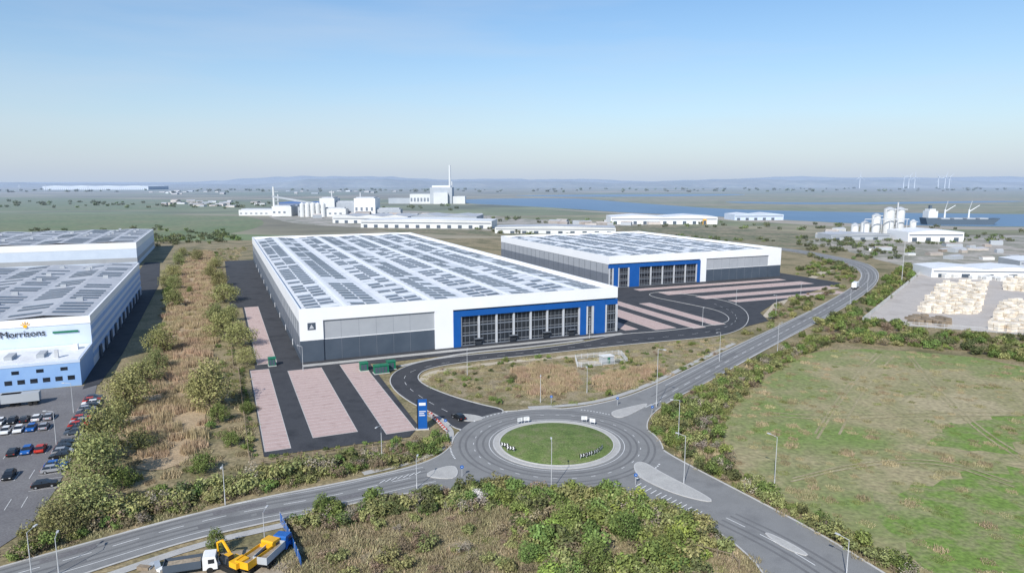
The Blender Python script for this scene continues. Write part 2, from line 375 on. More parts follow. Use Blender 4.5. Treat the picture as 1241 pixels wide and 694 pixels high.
ribbon(fb,resample(chaikin(SP("512,462 522,450 600,440 700,431 760,427"),2,False),2),3,.143,'sand_path')
ribbon(fb,resample(chaikin(SP("930,385 950,360 985,335 1010,325"),2,False),2),5,.09,'sand_path')
fb.obj('pavement')

# ---------------------------------------------------------------- warehouses
def facade_glass(b,x0,x1,z0,z1,y,bays,storeys):
    b.box(x0,x1,y,y+.3,z0,z1,'glass_dark')
    w=(x1-x0)/bays
    for i in range(bays+1):
        b.box(x0+i*w-.35,x0+i*w+.35,y-.7,y-.003,z0,z1,'frame_pale')
        if i<bays:
            for k in range(1,4): b.box(x0+i*w+k*w/4-.06,x0+i*w+k*w/4+.06,y-.12,y-.004,z0,z1,'midgrey_clad')
    for s_ in range(storeys+1):
        z=z0+(z1-z0)*s_/storeys
        for i in range(bays):
            b.box(x0+i*w+.352,x0+(i+1)*w-.352,y-.2,y-.005,z-.22,z+.22,'midgrey_clad')
            if s_<storeys: b.box(x0+i*w+.352,x0+(i+1)*w-.352,y-.1,y-.005,z+.95,z+1.03,'frame_pale')
def roof(root,Wd,Dp,H,spans,seed,colr='roof_white',dens=.78,pv='solar'):
    r=random.Random(seed);b=B();p=B();q=B();sp=(Wd-1.2)/spans
    zl=H-1.5;zh=H-.45
    for i in range(spans):
        x0=.6+i*sp;xm=x0+sp/2;x1=x0+sp
        b.poly([(x0,.6,zl),(xm,.6,zh),(xm,Dp-.6,zh),(x0,Dp-.6,zl)],colr)
        b.poly([(xm,.6,zh),(x1,.6,zl),(x1,Dp-.6,zl),(xm,Dp-.6,zh)],colr)
        b.box(xm-.5,xm+.5,.6,Dp-.6,zh-.02,zh+.08,'white_clad')
        for side in(0,1):
            def pt(t,y,dz):
                x=(x0+(xm-x0)*t) if side==0 else (x1+(xm-x1)*t)
                return (x,y,zl+(zh-zl)*t+dz)
            def quad(bb,t0,t1,y0,y1,dz,m):
                P=[pt(t0,y0,dz),pt(t1,y0,dz),pt(t1,y1,dz),pt(t0,y1,dz)]
                if side==1:P=P[::-1]
                bb.poly(P,m)
            y=4.0
            while y<Dp-8:
                quad(q,.14,.88,y,y+1.3,.03,'rooflight')
                if r.random()<dens: quad(p,.16,.48,y+1.9,y+4.9,.14,pv)
                if r.random()<dens: quad(p,.52,.84,y+1.9,y+4.9,.14,pv)
                y+=6.4
    b.obj('roof',root);p.obj('solar_panels',root);q.obj('rooflights',root)
def logistics(name,o,Wd,Dp,H,lay,rot,seed,spans):
    root=empty(name,(*o,0),rot);b=B()
    b.box(.5,Wd-.5,.9,Dp-.5,0,H-1.7,'dark_clad')
    b.box(0,Wd,0,.6,lay['fz'],H,'white_clad');b.box(0,.6,.602,Dp,13.6,H,'white_clad')
    b.box(Wd-.6,Wd,.602,Dp,13.6,H,'white_clad');b.box(.602,Wd-.602,Dp-.6,Dp,0,H,'white_clad')
    b.box(.2,.498,.9,Dp-.1,8.2,13.6,'grey_clad');b.box(.14,.497,.9,Dp-.1,2.2,8.2,'midgrey_clad');b.box(.1,.496,.9,Dp-.1,0,2.2,'dark_clad')
    for i in range(1,int(Dp/7)): b.box(.06,.138,i*7-.06,i*7+.06,2.2,13.6,'dark_clad')
    for i in range(1,int(Dp/28)): b.box(-.02,.099,i*28-.6,i*28+.5,.1,2.3,'white_clad')
    b.box(Wd-.498,Wd-.1,.9,Dp-.1,0,13.6,'grey_clad')
    g=B()
    for kind,x0,x1 in lay['parts']:
        if kind=='corner':
            b.box(x0,x1,.02,.6,7.4,lay['fz'],'white_clad');b.box(x0+.05,x1-.05,.1,.61,0,7.4,'dark_clad')
        elif kind=='white': b.box(x0,x1,.02,.9,0,lay['fz'],'white_clad')
        elif kind=='recess':
            b.box(x0,x1,.62,.9,7.4,lay['fz'],'grey_clad');b.box(x0,x1,.55,.89,0,7.4,'dark_clad')
            b.box(x0,x1,.5,.62,7.3,7.5,'white_clad')
            n=int((x1-x0)/6)
            for i in range(1,n): b.box(x0+i*6-.05,x0+i*6+.05,.48,.54,0,7.28,'midgrey_clad')
            for i in range(1,n): b.box(x0+i*6-.03,x0+i*6+.03,.59,.619,7.52,lay['fz'],'midgrey_clad')
        elif kind=='glass':
            facade_glass(g,x0,x1,.3,11.4,.8,lay['bays'],3)
        elif kind=='blue':
            b.box(x0,x1,-.35,.9,0,13.4,'blue_clad')
        elif kind=='blueglass':
            b.box(x0,x1,-.1,.9,11.4,13.4,'blue_clad')
            facade_glass(g,x0+.4,x1-.4,.3,11.4,.3,1,3)
        elif kind=='beam': b.box(x0,x1,-.35,.9,11.4,13.4,'blue_clad')
    b.obj('walls',root);g.obj('windows',root)
    roof(root,Wd,Dp,H,spans,seed)
    return root
w1=logistics('logistics_warehouse',O1,123,323,18.3,dict(fz=14,bays=7,parts=[('corner',0,7.7),('recess',7.7,46.7),('white',46.7,53.6),('blue',53.6,56.4),('beam',56.402,106),('glass',56.6,105.8),('blue',106.002,108.6),('blueglass',108.602,112),('blue',112.002,117.2),('blueglass',117.202,123)]),ROT,1,4)
b=B();b.box(2.6,5.2,-.08,.018,11.0,13.4,'dark_clad');b.poly([(3.1,-.085,11.4),(4.7,-.085,11.4),(3.9,-.085,12.9)],'frame_pale');b.obj('wall_sign',w1)
b=B()
for x in(62,76,90,101): b.box(x,x+2.4,-.3,.0,.1,2.6,'glass_dark');b.box(x-.4,x+2.8,-1.2,.0,2.7,2.85,'midgrey_clad')
b.obj('entrance_doors',w1)
w2=logistics('logistics_warehouse',(54.8,383),127,161,18.3,dict(fz=14,bays=5,parts=[('blueglass',0,3),('blue',3.002,6),('blueglass',6.002,13.5),('blue',13.502,20.2),('beam',20.202,61.5),('glass',20.4,61.3),('blue',61.502,63.6),('white',63.602,68.3),('recess',68.302,117),('corner',117.002,127)]),ROT,2,4)
root=empty('distribution_depot',(-128.4,197,0),ROT);b=B()
b.box(-130,0,0,22.6,0,7.4,'sky_clad');b.box(-130.1,.1,-.1,22.59,7.1,7.9,'pale_blue_clad')
b.box(-129.6,-.4,.4,22.2,7.902,7.96,'roof_white')
b.box(-150,0,22.8,180,0,16,'pale_blue_clad');b.box(-150.1,.1,22.6,180.1,14.6,17,'white_clad')
for z in(3,6,9,12): b.box(.0,.12,22.9,180,z,z+1.4,'sky_clad')
for i in range(11): b.box(.13,.6,34+i*13,38+i*13,.2,4.4,'dark_clad')
b.obj('walls',root)
b=B()
for i in range(30): b.box(-3.4-i*3.1,-1.6-i*3.1,-.06,.1,2,3.3,'glass_dark')
for i in range(14): b.box(-5-i*6,-3.2-i*6,-.06,.1,5,6,'glass_dark')
b.obj('windows',root)
b=B()
for i in range(10): b.box(-12-i*8,-10-i*8,6,12,7.96,9,'plant_grey')
b.box(-7,-6,4,5,7.96,10.4,'galv');b.box(-4,-2.6,14,16,7.96,9.6,'white_clad');b.obj('roof_plant',root)
cu=bpy.data.curves.new('sign_lettering','FONT');cu.body='Morrisons';cu.size=2.9;cu.extrude=.06;cu.materials.append(mat['black_paint'])
o=bpy.data.objects.new('sign_lettering',cu);o.location=(-24.5,22.5,11.6);o.rotation_euler=(math.pi/2,0,0);link(o,root)
b=B();b.tube((-17.6,22.55,14.9),(-17.6,22.4,14.9),.55,.55,'yellow_paint',12)
for k in range(5):
    t=math.radians(30+k*30);b.tube((-17.6+.8*math.cos(t),22.5,14.9+.8*math.sin(t)),(-17.6+1.5*math.cos(t),22.5,14.9+1.5*math.sin(t)),.16,.1,'yellow_paint',5)
b.box(-10.5,-3.5,22.4,22.58,12.0,12.6,'green_paint');b.obj('wall_sign',root)
def flatroof(root,x0,x1,y0,y1,z,colr,seed,spans):
    r=random.Random(seed);b=B();p=B();sp=(x1-x0)/spans
    for i in range(spans):
        a=x0+i*sp;m_=a+sp/2;c=a+sp
        b.poly([(a,y0,z),(m_,y0,z+.9),(m_,y1,z+.9),(a,y1,z)],colr);b.poly([(m_,y0,z+.9),(c,y0,z),(c,y1,z),(m_,y1,z+.9)],colr)
        for (t0,t1,za,zb) in((a+2,m_-1.5,z+.9*2/(sp/2),z+.9*(1-1.5/(sp/2))),(m_+1.5,c-2,z+.9*(1-1.5/(sp/2)),z+.9*2/(sp/2))):
            y=y0+5
            while y<y1-6:
                if r.random()<.7: p.poly([(t0,y,za+.12),(t1,y,zb+.12),(t1,y+3.2,zb+.12),(t0,y+3.2,za+.12)],'solar')
                elif r.random()<.4: p.box(t0+3,t0+5,y+1,y+2.5,z+.4,z+1.6,'plant_grey')
                y+=6 if r.random()<.8 else 11
    b.obj('roof',root);p.obj('solar_panels',root)
flatroof(root,-149.5,-.5,23.2,179.6,17.003,'roof_grey',5,6)
root=empty('distribution_depot',(-269.4,488,0),ROT);b=B()
b.box(-220,0,0,150,0,12.5,'pale_blue_clad');b.box(-220.1,.1,-.1,150.1,12.5,17,'white_clad');b.box(-220.05,.05,-.05,150.04,3,6,'grey_clad')
b.obj('walls',root);flatroof(root,-219.5,-.5,.6,149.5,17.003,'roof_grey',6,7)
# ---------------------------------------------------------------- vegetation prototypes
rng=np.random.default_rng(3)
def leafmesh(name,clumps,n,size,leafm,trunk=None,flat=1.0,shell=.6):
    c=np.array(clumps);w=c[:,3]**2;w/=w.sum()
    idx=rng.choice(len(c),n,p=w);d=rng.normal(size=(n,3));d/=np.linalg.norm(d,axis=1)[:,None]
    rr=c[idx,3]*(shell+(1.08-shell)*rng.random(n))
    P=c[idx,:3]+d*rr[:,None];P[:,2]=np.maximum(P[:,2],.08)
    nr=rng.normal(size=(n,3))*.6+d*1.3+np.array([0,0,.2]);nr/=np.linalg.norm(nr,axis=1)[:,None]
    h=rng.normal(size=(n,3));u=np.cross(nr,h);u/=np.linalg.norm(u,axis=1)[:,None];v=np.cross(nr,u)
    s=size*(.5+rng.random(n))[:,None]/2
    V=np.stack([P-u*s,P-v*s*.6,P+u*s,P+v*s*.6],1).reshape(-1,3)
    b=trunk or B();k=len(b.v);i=b.mi(leafm)
    b.v+=[tuple(x) for x in V.tolist()];b.f+=[(k+4*j,k+4*j+1,k+4*j+2,k+4*j+3) for j in range(n)];b.m+=[i]*n
    return b.mesh(name)
def mk_tree(h,w,leafm,n=2200,size=.42,nc=22):
    b=B();r=random.Random(int(h*100+w*7+n));cl=[]
    b.tube((0,0,-.2),(.1,0,h*.3),w*.035,w*.026,'bark',7)
    for i in range(nc):
        a=i*2.4+r.random();t=(i+.5)/nc;z=h*(.2+.68*t);rad=w*.5*math.sin(math.pi*(.2+.70*t))*(.45+.5*r.random())
        x,y=rad*math.cos(a),rad*math.sin(a);cr=w*(.12+.09*r.random())
        cl.append((x,y,z,cr));b.tube((.1,0,h*(.12+.3*t)),(x,y,z),w*.012,w*.004,'bark',4,False)
    cl.append((0,0,h*.5,w*.25))
    return leafmesh('crown',cl,n,size,leafm,b)
def mk_bush(h,w,leafm,n=650,size=.34):
    r=random.Random(int(h*91+w*13+n));cl=[];b=B()
    for i in range(9):
        a=i*2.4+r.random();rad=w*.36*math.sqrt(r.random());z=h*(.2+.5*r.random());cr=w*(.14+.12*r.random())
        cl.append((rad*math.cos(a),rad*math.sin(a),z,min(cr,h*.36)));b.tube((0,0,0),(rad*math.cos(a),rad*math.sin(a),z),.06,.02,'bark',4,False)
    return leafmesh('bush',cl,n,size,leafm,b)
def mk_tuft(w,h,n,m,lean=.3,bw=.06):
    P=(rng.random((n,2))-.5)*w*2*.7;ang=rng.random(n)*6.283
    hh=h*(.5+.7*rng.random(n));ln=rng.normal(size=(n,2))*lean*hh[:,None]
    dx=np.cos(ang)*bw;dy=np.sin(ang)*bw
    V=np.zeros((n,3,3));V[:,0,0]=P[:,0]-dx;V[:,0,1]=P[:,1]-dy;V[:,1,0]=P[:,0]+dx;V[:,1,1]=P[:,1]+dy
    V[:,2,0]=P[:,0]+ln[:,0];V[:,2,1]=P[:,1]+ln[:,1];V[:,2,2]=hh
    b=B();b.v=[tuple(x) for x in V.reshape(-1,3).tolist()];b.f=[(3*j,3*j+1,3*j+2) for j in range(n)];b.m=[b.mi(m)]*n
    return b.mesh('tuft')
T_ol=[mk_tree(9.5,10.5,'leaf_olive',4200,.40),mk_tree(8.5,11,'leaf_olive',4201,.38,26),mk_tree(8,9,'leaf_olive',3200,.38)]
T_gr=[mk_tree(7.5,8,'leaf_green',3000,.40),mk_tree(6,7,'leaf_green',2400,.38)]
B_gr=[mk_bush(2.4,3.6,'leaf_green'),mk_bush(3.2,3.4,'leaf_green',700),mk_bush(1.8,3.0,'leaf_green',600)]
B_ol=[mk_bush(2.6,3.8,'leaf_olive'),mk_bush(2,3.2,'leaf_olive',620)]
B_dk=[mk_bush(2.2,3.6,'leaf_dark'),mk_bush(1.7,3.2,'leaf_dark',630)]
B_br=[mk_bush(2.0,3.4,'leaf_brown',420,.26),mk_bush(1.5,2.8,'leaf_brown',380,.24)]
B_bt=[mk_bush(2.2,3.0,'leaf_bright',650)]
B_tw=[mk_bush(2.6,3.2,'twig_grey',420,.22)]
B_bl=[mk_bush(3.4,3.8,'blossom',900,.22)]
B_far=[mk_bush(4,9,'leaf_dark',220,1.1),mk_bush(5,8,'leaf_dark',221,1.1),mk_bush(4,9,'leaf_green',220,1.1)]
U_rd=[mk_tuft(2.5,1.7,260,'reed_blade',.12,.09),mk_tuft(2.5,1.4,240,'reed_blade',.15,.09)]
U_gs=[mk_tuft(2.0,.7,200,'grass_blade',.4,.08),mk_tuft(2.0,.5,180,'grass_blade',.4,.08)]
U_gg=[mk_tuft(1.6,.4,160,'grass_green',.3,.08)]
groups={}
def grp(name):
    if name not in groups: groups[name]=empty(name)
    return groups[name]
carparkP=[W(-17,2),W(-17,-80),W(16,-81),W(21,-76),W(22,-4)]
plat=[W(-15,-3),W(24,-12),W(123,-8),W(150,-23),W(195,-9),W(206,8),W(230,24),W(319,62),W(319,270),W(180,275),W(180,331),W(-21,331),W(-21,118),W(-15,116)]
depot=[W(-130,0,(-128.4,197)),W(0,0,(-128.4,197)),W(0,180,(-128.4,197)),W(-150,180,(-128.4,197))]
NOGO=[netP,siteP,carparkP,plat,yardP,lcpP,srvP,depot]
BB=[(min(p[0] for p in P),max(p[0] for p in P),min(p[1] for p in P),max(p[1] for p in P)) for P in NOGO]
def ok(p,mg=1.0):
    if dR(p)<RO+mg: return False
    for P,bb in zip(NOGO,BB):
        if bb[0]-mg<p[0]<bb[1]+mg and bb[2]-mg<p[1]<bb[3]+mg:
            for dx,dy in((0,0),(mg,0),(-mg,0),(0,mg),(0,-mg)):
                if pip((p[0]+dx,p[1]+dy),P): return False
    return True
def put(name,me,p,s,parent=None,sz=None):
    o=bpy.data.objects.new(name,me);o.location=(p[0],p[1],0.0);o.rotation_euler=(0,0,R.random()*6.28)
    o.scale=(s*R.uniform(.85,1.15),s*R.uniform(.85,1.15),s*(sz or 1)*R.uniform(.8,1.15));link(o,parent);return o
def scatter(gname,child,P,n,protos,s0,s1,mg=1.5,avoid=None,sz=None):
    xs=[p[0] for p in P];ys=[p[1] for p in P];g=grp(gname);k=0;t=0
    while k<n and t<n*30:
        t+=1;p=(R.uniform(min(xs),max(xs)),R.uniform(min(ys),max(ys)))
        if not pip(p,P) or not ok(p,mg): continue
        if avoid and any(pip(p,a) for a in avoid): continue
        put(child,R.choice(protos),p,R.uniform(s0,s1),g,sz);k+=1
def line(gname,child,P,step,w,protos,s0,s1,mg=1.2):
    for p in resample(P,step):
        q=(p[0]+R.gauss(0,w),p[1]+R.gauss(0,w))
        if ok(q,mg): put(child,R.choice(protos),q,R.uniform(s0,s1),grp(gname))
def tree(u,v,s,pr,name='willow_tree'):
    put(name,pr,S(u,v),s)
for u,v,s in((197,428,1.1),(155,496,1.35),(172,466,1.1),(126,558,1.35),(144,520,1.0),(254,495,1.5),(236,484,.75),(212,372,1.15),(203,350,1.1),(210,335,1.1),(272,366,1.25),(266,347,1.1),(289,420,1.1),(270,410,1.2),(262,392,.9),(118,592,1.15),(103,626,1.1),(72,648,.85),(240,316,1.0),(217,320,1.05),(222,310,.9),(262,325,1.05),(300,442,.7),(190,450,.7),(280,390,.9),(170,548,.6),(255,335,.9),(212,352,1.0)):
    tree(u,v,s,R.choice(T_ol))
for u,v,s in((205,362,.8),(265,512,.7),(280,540,.6),(230,355,.6),(245,572,.8),(150,592,.8),(300,500,.5)): tree(u,v,s,R.choice(T_gr),'hawthorn_tree')
scatter('reeds','reed_clump',reedP,640,U_rd,.8,1.3,.5)
wes=SP("100,640 120,540 140,470 175,440 195,400 200,345 225,305 300,300 275,330 290,400 300,450 325,550 200,610")
scatter('scrub_bushes','bush',wes,85,B_ol+B_gr+B_br,.45,1.0,1,[reedP])
scatter('rough_grass_tufts','tuft',wes,380,U_gs+U_gs+U_gg,.8,1.5,.5,[reedP])
hA=SP("20,680 30,650 130,615 200,602 300,580 400,560 470,545 530,525 547,538 500,560 400,580 300,600 200,626 100,652")
scatter('roadside_hedge','bush',hA,250,B_dk+B_ol+B_gr+B_br+B_tw+B_br,.6,1.2,1.0)
scatter('roadside_hedge','bush',SP("60,640 200,606 300,584 400,562 400,572 300,596 200,620 80,650"),95,B_ol+B_ol+B_dk+B_tw+B_br,1.1,1.7,1.0)
scatter('rough_grass_tufts','tuft',hA,220,U_gs+U_gs+U_gg,.7,1.2,.4)
fg_top=SP("350,640 380,618 450,604 560,592 680,592 790,610 880,650 900,670 860,668 780,640 700,628 600,622 500,622 420,634")
scatter('foreground_scrub','bush',fg_top,270,B_gr+B_dk+B_ol+B_br+B_tw,.7,1.4,1.4)
scatter('foreground_scrub','bush',SP("560,592 680,594 790,612 870,650 830,655 720,622 600,615"),60,B_gr+B_bt+B_ol,1.1,1.7,1.8)
scatter('foreground_scrub','bush',SP("640,618 720,620 800,640 860,668 840,760 680,760 660,690 620,640"),180,B_gr+B_ol+B_bt+B_dk+B_br,.7,1.6,1.2)
scatter('foreground_scrub','bush',SP("350,640 560,622 650,640 660,760 380,760"),85,B_br+B_tw+B_br+B_ol,.4,1.1,1.2)
scatter('rough_grass_tufts','tuft',fgP,1050,U_gs,.7,1.4,.6)
scatter('rough_grass_tufts','tuft',fgP,120,U_gg,.7,1.4,.6)
for u,v in((576,604),(582,608),(588,603)): put('blossoming_hawthorn',B_bl[0],S(u,v),.95)
for u,v in((262,672),(392,628)): put('poplar_tree',T_gr[1],S(u,v),.5,None,1.9)
for u,v,s in((690,640,.65),(760,655,.7),(720,695,.7),(660,612,.55),(800,680,.6),(640,680,.5)): put('hawthorn_tree',T_gr[0],S(u,v),s)
hB=SP("788,505 830,482 870,462 930,434 990,407 1005,416 930,452 884,498 872,535 890,572 960,612 1040,655 1130,710 1075,694 990,643 920,606 850,570 802,543")
scatter('field_hedge','bush',hB,470,B_gr+B_ol+B_ol+B_br+B_dk+B_tw,.6,1.35,1.2)
scatter('rough_grass_tufts','tuft',hB,320,U_gs+U_gg,.7,1.3,.6)
hT=SP("1000,398 1045,386 1120,402 1241,412 1420,425 1420,450 1241,438 1100,420 1005,415")
scatter('field_hedge','bush',hT,330,B_dk+B_gr+B_ol+B_br,.7,1.7,1.2)
hV=SP("885,440 905,402 930,385 955,345 965,325 1010,312 1038,330 1035,347 1000,368 940,397")
scatter('scrub_bushes','bush',hV,150,B_ol+B_br+B_gr+B_dk,.6,1.5,1.5)
scatter('scrub_bushes','bush',SP("1075,335 1100,322 1120,328 1045,388 1000,400 960,412 1020,378 1060,352"),130,B_gr+B_dk+B_ol,.7,1.7,1.5)
scatter('scrub_bushes','bush',SP("950,300 1000,318 1040,335 1060,310 1100,318 1110,300 1000,290"),90,B_far,.5,.9,3)
scatter('scrub_bushes','bush',pondP,130,B_ol+B_br+B_gr+B_dk,.35,.8,1.0)
scatter('reeds','reed_clump',SP("620,450 650,442 690,448 705,465 690,474 650,480 620,474 632,462"),120,U_rd,.7,1.0,.6)
scatter('reeds','reed_clump',SP("720,455 790,443 805,452 760,470 725,474"),90,U_rd,.7,1.0,.6)
scatter('rough_grass_tufts','tuft',pondP,420,U_gs+U_gg,.6,1.1,.4)
line('planted_shrubs','shrub',[W(20.5,-10),W(20.5,-76)],1.6,.4,B_gr+B_dk,.3,.45,.1)
line('planted_shrubs','shrub',[W(-18.5,0),W(-18.5,-78)],2.2,.4,B_gr+B_dk,.3,.5,.1)
line('planted_shrubs','shrub',[W(-17,-81),W(14,-82)],1.5,.5,B_gr+B_dk+B_br,.4,.7,.1)
scatter('rough_grass_tufts','tuft',fieldP,600,U_gs+U_gg,.5,1.0,.6)
scatter('distant_trees','tree_clump',SP("180,288 290,284 300,292 190,300 170,296"),60,B_far,.6,1.2,3)
scatter('distant_trees','tree_clump',SP("-100,282 180,276 290,280 300,284 180,288 -100,290"),40,B_far,.6,1.1,3)
scatter('distant_trees','tree_clump',SP("560,275 700,283 930,290 1000,286 1200,284 1241,292 1100,298 960,293 760,292 620,286"),140,B_far,.5,1.0,3)
scatter('distant_trees','tree_clump',SP("-100,243 330,247 560,250 560,258 330,253 0,252"),130,B_far,.9,1.8,3)
scatter('distant_trees','tree_clump',SP("-600,230 400,230 900,229 1300,228 1300,232 900,233 400,234 -600,234"),260,B_far,1.8,4,3)
scatter('distant_trees','tree_clump',SP("480,262 1000,272 1241,278 1241,282 960,280 700,272 480,266"),90,B_far,.6,1.2,3)
# ---------------------------------------------------------------- street furniture
def lamp_mesh(h,arm=1.6):
    b=B();b.tube((0,0,0),(0,0,1.2),.11,.11,'galv',8);b.tube((0,0,1.2),(0,0,h),.08,.05,'galv',8)
    b.tube((0,0,h-.05),(0,arm,h+.12),.045,.04,'galv',6);b.box(-.16,.16,arm-.1,arm+.65,h+.05,h+.19,'galv');b.box(-.12,.12,arm,arm+.6,h+.02,h+.05,'white_paint')
    return b.mesh('street_lamp')
LM={h:lamp_mesh(h) for h in(6,8,10)}
for x,y,h,rz in((-72.7,95.5,8,0),(-70,97.5,6,.4),(-53.8,120.4,8,3.4),(-41.1,105.7,6,0),(-18.8,127.3,6,0),(-28.3,141.1,8,2.8),(7.7,126.2,10,0),(34.5,129.5,10,.8),(38.8,176.5,12,3.9),(38.8,152,10,1.5),(52.5,129,10,.6),(51.4,97,6,.6),(7.8,180.3,8,3.1),(21.5,189,8,2.9),(-66.9,212,8,1),(-14,206.9,8,0),(70,224,10,2.2),(95,238,10,-.9),(118,300,10,2.2),(160,318,10,-.9),(196,372,10,2.2),(-105,150,8,1.6),(-115,172,8,1.6),(30,258,8,3),(80,281,8,3),(110,330,8,3),(150,350,8,3)):
    k=10 if h==12 else h
    o=bpy.data.objects.new('street_lamp',LM[k]);o.location=(x,y,.1);o.rotation_euler=(0,0,rz)
    if h==12:o.scale=(1.1,1.1,1.6)
    link(o)
o=bpy.data.objects.new('floodlight_mast',LM[10]);o.location=(229,397,0);o.scale=(2,2,2.6);link(o)
o=bpy.data.objects.new('floodlight_mast',LM[10]);o.location=(330,372,0);o.scale=(2,2,2.2);link(o)
def sign(p,w,h,z,rz):
    b=B();b.tube((-w*.35,0,0),(-w*.35,0,z+h),.05,.05,'galv',6);b.tube((w*.35,0,0),(w*.35,0,z+h),.05,.05,'galv',6)
    b.box(-w/2,w/2,-.09,-.06,z,z+h,'frame_pale');b.box(-w/2+.06,w/2-.06,-.097,-.091,z+.06,z+h-.06,'white_paint')
    b.box(-w/2+.2,w/2-.5,-.102,-.098,z+h*.6,z+h*.68,'midgrey_clad');b.box(-w/2+.2,w*.1,-.102,-.098,z+h*.3,z+h*.38,'midgrey_clad')
    return b.obj('direction_sign',None,(*p,.1),rz)
for u,v,rz in((630,514,.5),(638,513,.1),(708,512,-.1),(718,515,-.5)): sign(S(u,v),1.5,1.0,.7,rz)
for u,v in((668,490),(540,520),(560,578),(770,588),(748,492),(790,503)):
    b=B();b.tube((0,0,0),(0,0,2.4),.05,.05,'galv',6);b.tube((0,-.06,2.1),(0,-.09,2.1),.38,.38,'blue_paint',14);b.tube((0,-.095,2.1),(0,-.1,2.1),.1,.1,'white_paint',8)
    b.obj('keep_left_sign',None,(*S(u,v),.2),.1)
def chev(x,y,rz):
    b=B()
    for q in(-.8,.8): b.tube((q,0,0),(q,0,1.3),.05,.05,'galv',6)
    b.box(-1.1,1.1,-.08,-.05,.5,1.25,'black_paint')
    for k in range(3):
        q=-.95+k*.68
        b.poly([(q,-.086,.55),(q+.3,-.086,.55),(q+.5,-.086,.87),(q+.3,-.086,1.2),(q,-.086,1.2),(q+.2,-.086,.87)],'white_paint')
    b.obj('chevron_sign',None,(x,y,.5),rz)
for u,v,rz in((707,558,.5),(714,556,.7),(722,553,.9),(728,549,1.1),(612,545,-.5),(619,549,-.4)): chev(*S(u,v),rz)
b=B();b.box(-1.6,1.6,-.5,.5,0,.3,'kerb_stone');b.box(-1.2,1.2,-.3,.3,.3,7.6,'blue_clad');b.box(-1.25,-1.0,-.35,.35,.3,7.8,'glass_dark')
b.box(-.7,.9,-.32,-.3,6.2,6.9,'white_paint');b.box(-.7,.9,-.32,-.3,4.6,4.8,'white_paint');b.box(-.7,.5,-.32,-.3,4.1,4.3,'white_paint');b.box(-.7,.7,-.32,-.3,3.6,3.8,'white_paint')
b.obj('totem_sign',None,(*S(512,520),.0),.1)
for i in range(9):
    b=B();b.box(-.9,.9,-.04,.04,.75,1.0,'red_paint');b.box(-.9,.9,-.035,.035,.35,.5,'white_paint');b.box(-.3,.3,-.046,.046,.77,.98,'white_paint')
    for x in(-.8,.8): b.box(x-.05,x+.05,-.3,.3,0,.06,'black_paint');b.box(x-.03,x+.03,-.03,.03,.06,1.05,'red_paint')
    u=522+i*2.2;v=504+i*2.4;b.obj('works_barrier',None,(*S(u,v),.15),-.9)
for u,v,w_ in((441,449,2.4),(462,452,4.5),(474,447,2.6),(330,443,2.2)):
    b=B();b.box(-w_/2-.2,w_/2+.2,-1.5,1.5,0,.2,'kerb_stone');b.box(-w_/2,w_/2,-1.2,1.2,.2,2.5,'green_paint');b.box(-w_/2-.15,w_/2+.15,-1.35,1.35,2.5,2.7,'green_paint')
    for k in range(int(w_)): b.box(-w_/2+.15+k,-w_/2+.95+k,-1.26,-1.2,.4,2.2,'dark_clad')
    b.obj('electrical_kiosk',None,(*S(u,v),.14),ROT)
def fence(name,P,h=1.3,step=2.6,rails=(.45,.85,1.2),pm='wood',close=False):
    b=B();Q=resample(P,step)
    for i,p in enumerate(Q):
        b.box(-.07,.07,-.07,.07,0,h,pm,0,p)
        if i<len(Q)-1:
            q=Q[i+1];L_=math.hypot(q[0]-p[0],q[1]-p[1]);a=math.atan2(q[1]-p[1],q[0]-p[0])
            for z in rails: b.box(.071,L_-.071,-.025,.025,z-.06,z+.06,pm,a,p)
            if pm=='galv':
                for k in range(1,8): b.box(k*L_/8-.03,k*L_/8+.03,.026,.045,.1,h,pm,a,p)
    return b.obj(name)
fence('post_and_rail_fence',chaikin(SP("0,675 60,656 130,638 200,617 300,594 400,574 500,553 530,540"),1,False))
fence('post_and_rail_fence',[W(-21,120),W(-21,0),W(-19.5,-2),W(-19.5,-82)])
fence('post_and_rail_fence',[W(-19.5,-83),W(14,-84)])
fence('palisade_fence',SP("815,664 850,672 890,683 900,700"),2.0,2.4,(.4,1.6),'wood')
fence('palisade_fence',SP("697,436 752,430 760,440 700,446 697,436"),2.0,2.4,(.4,1.6),'galv')
fence('palisade_fence',SP("1045,391 1241,406 1400,413"),2.2,3,(.4,1.8),'galv')
fence('palisade_fence',SP("1045,390 1120,328"),2.2,3,(.4,1.8),'galv')
sheet('gravel',SP("699,445 698,437 751,431 758,439"),'sand_path',.2)
b=B();b.box(-2,2,-1.4,1.4,0,2.4,'plant_grey');b.box(-2.2,2.2,-1.6,1.6,2.4,2.6,'plant_white');b.box(-.5,.5,-1.45,-1.4,.1,2.1,'green_paint');b.obj('substation',None,(*S(735,440),.2),.4)
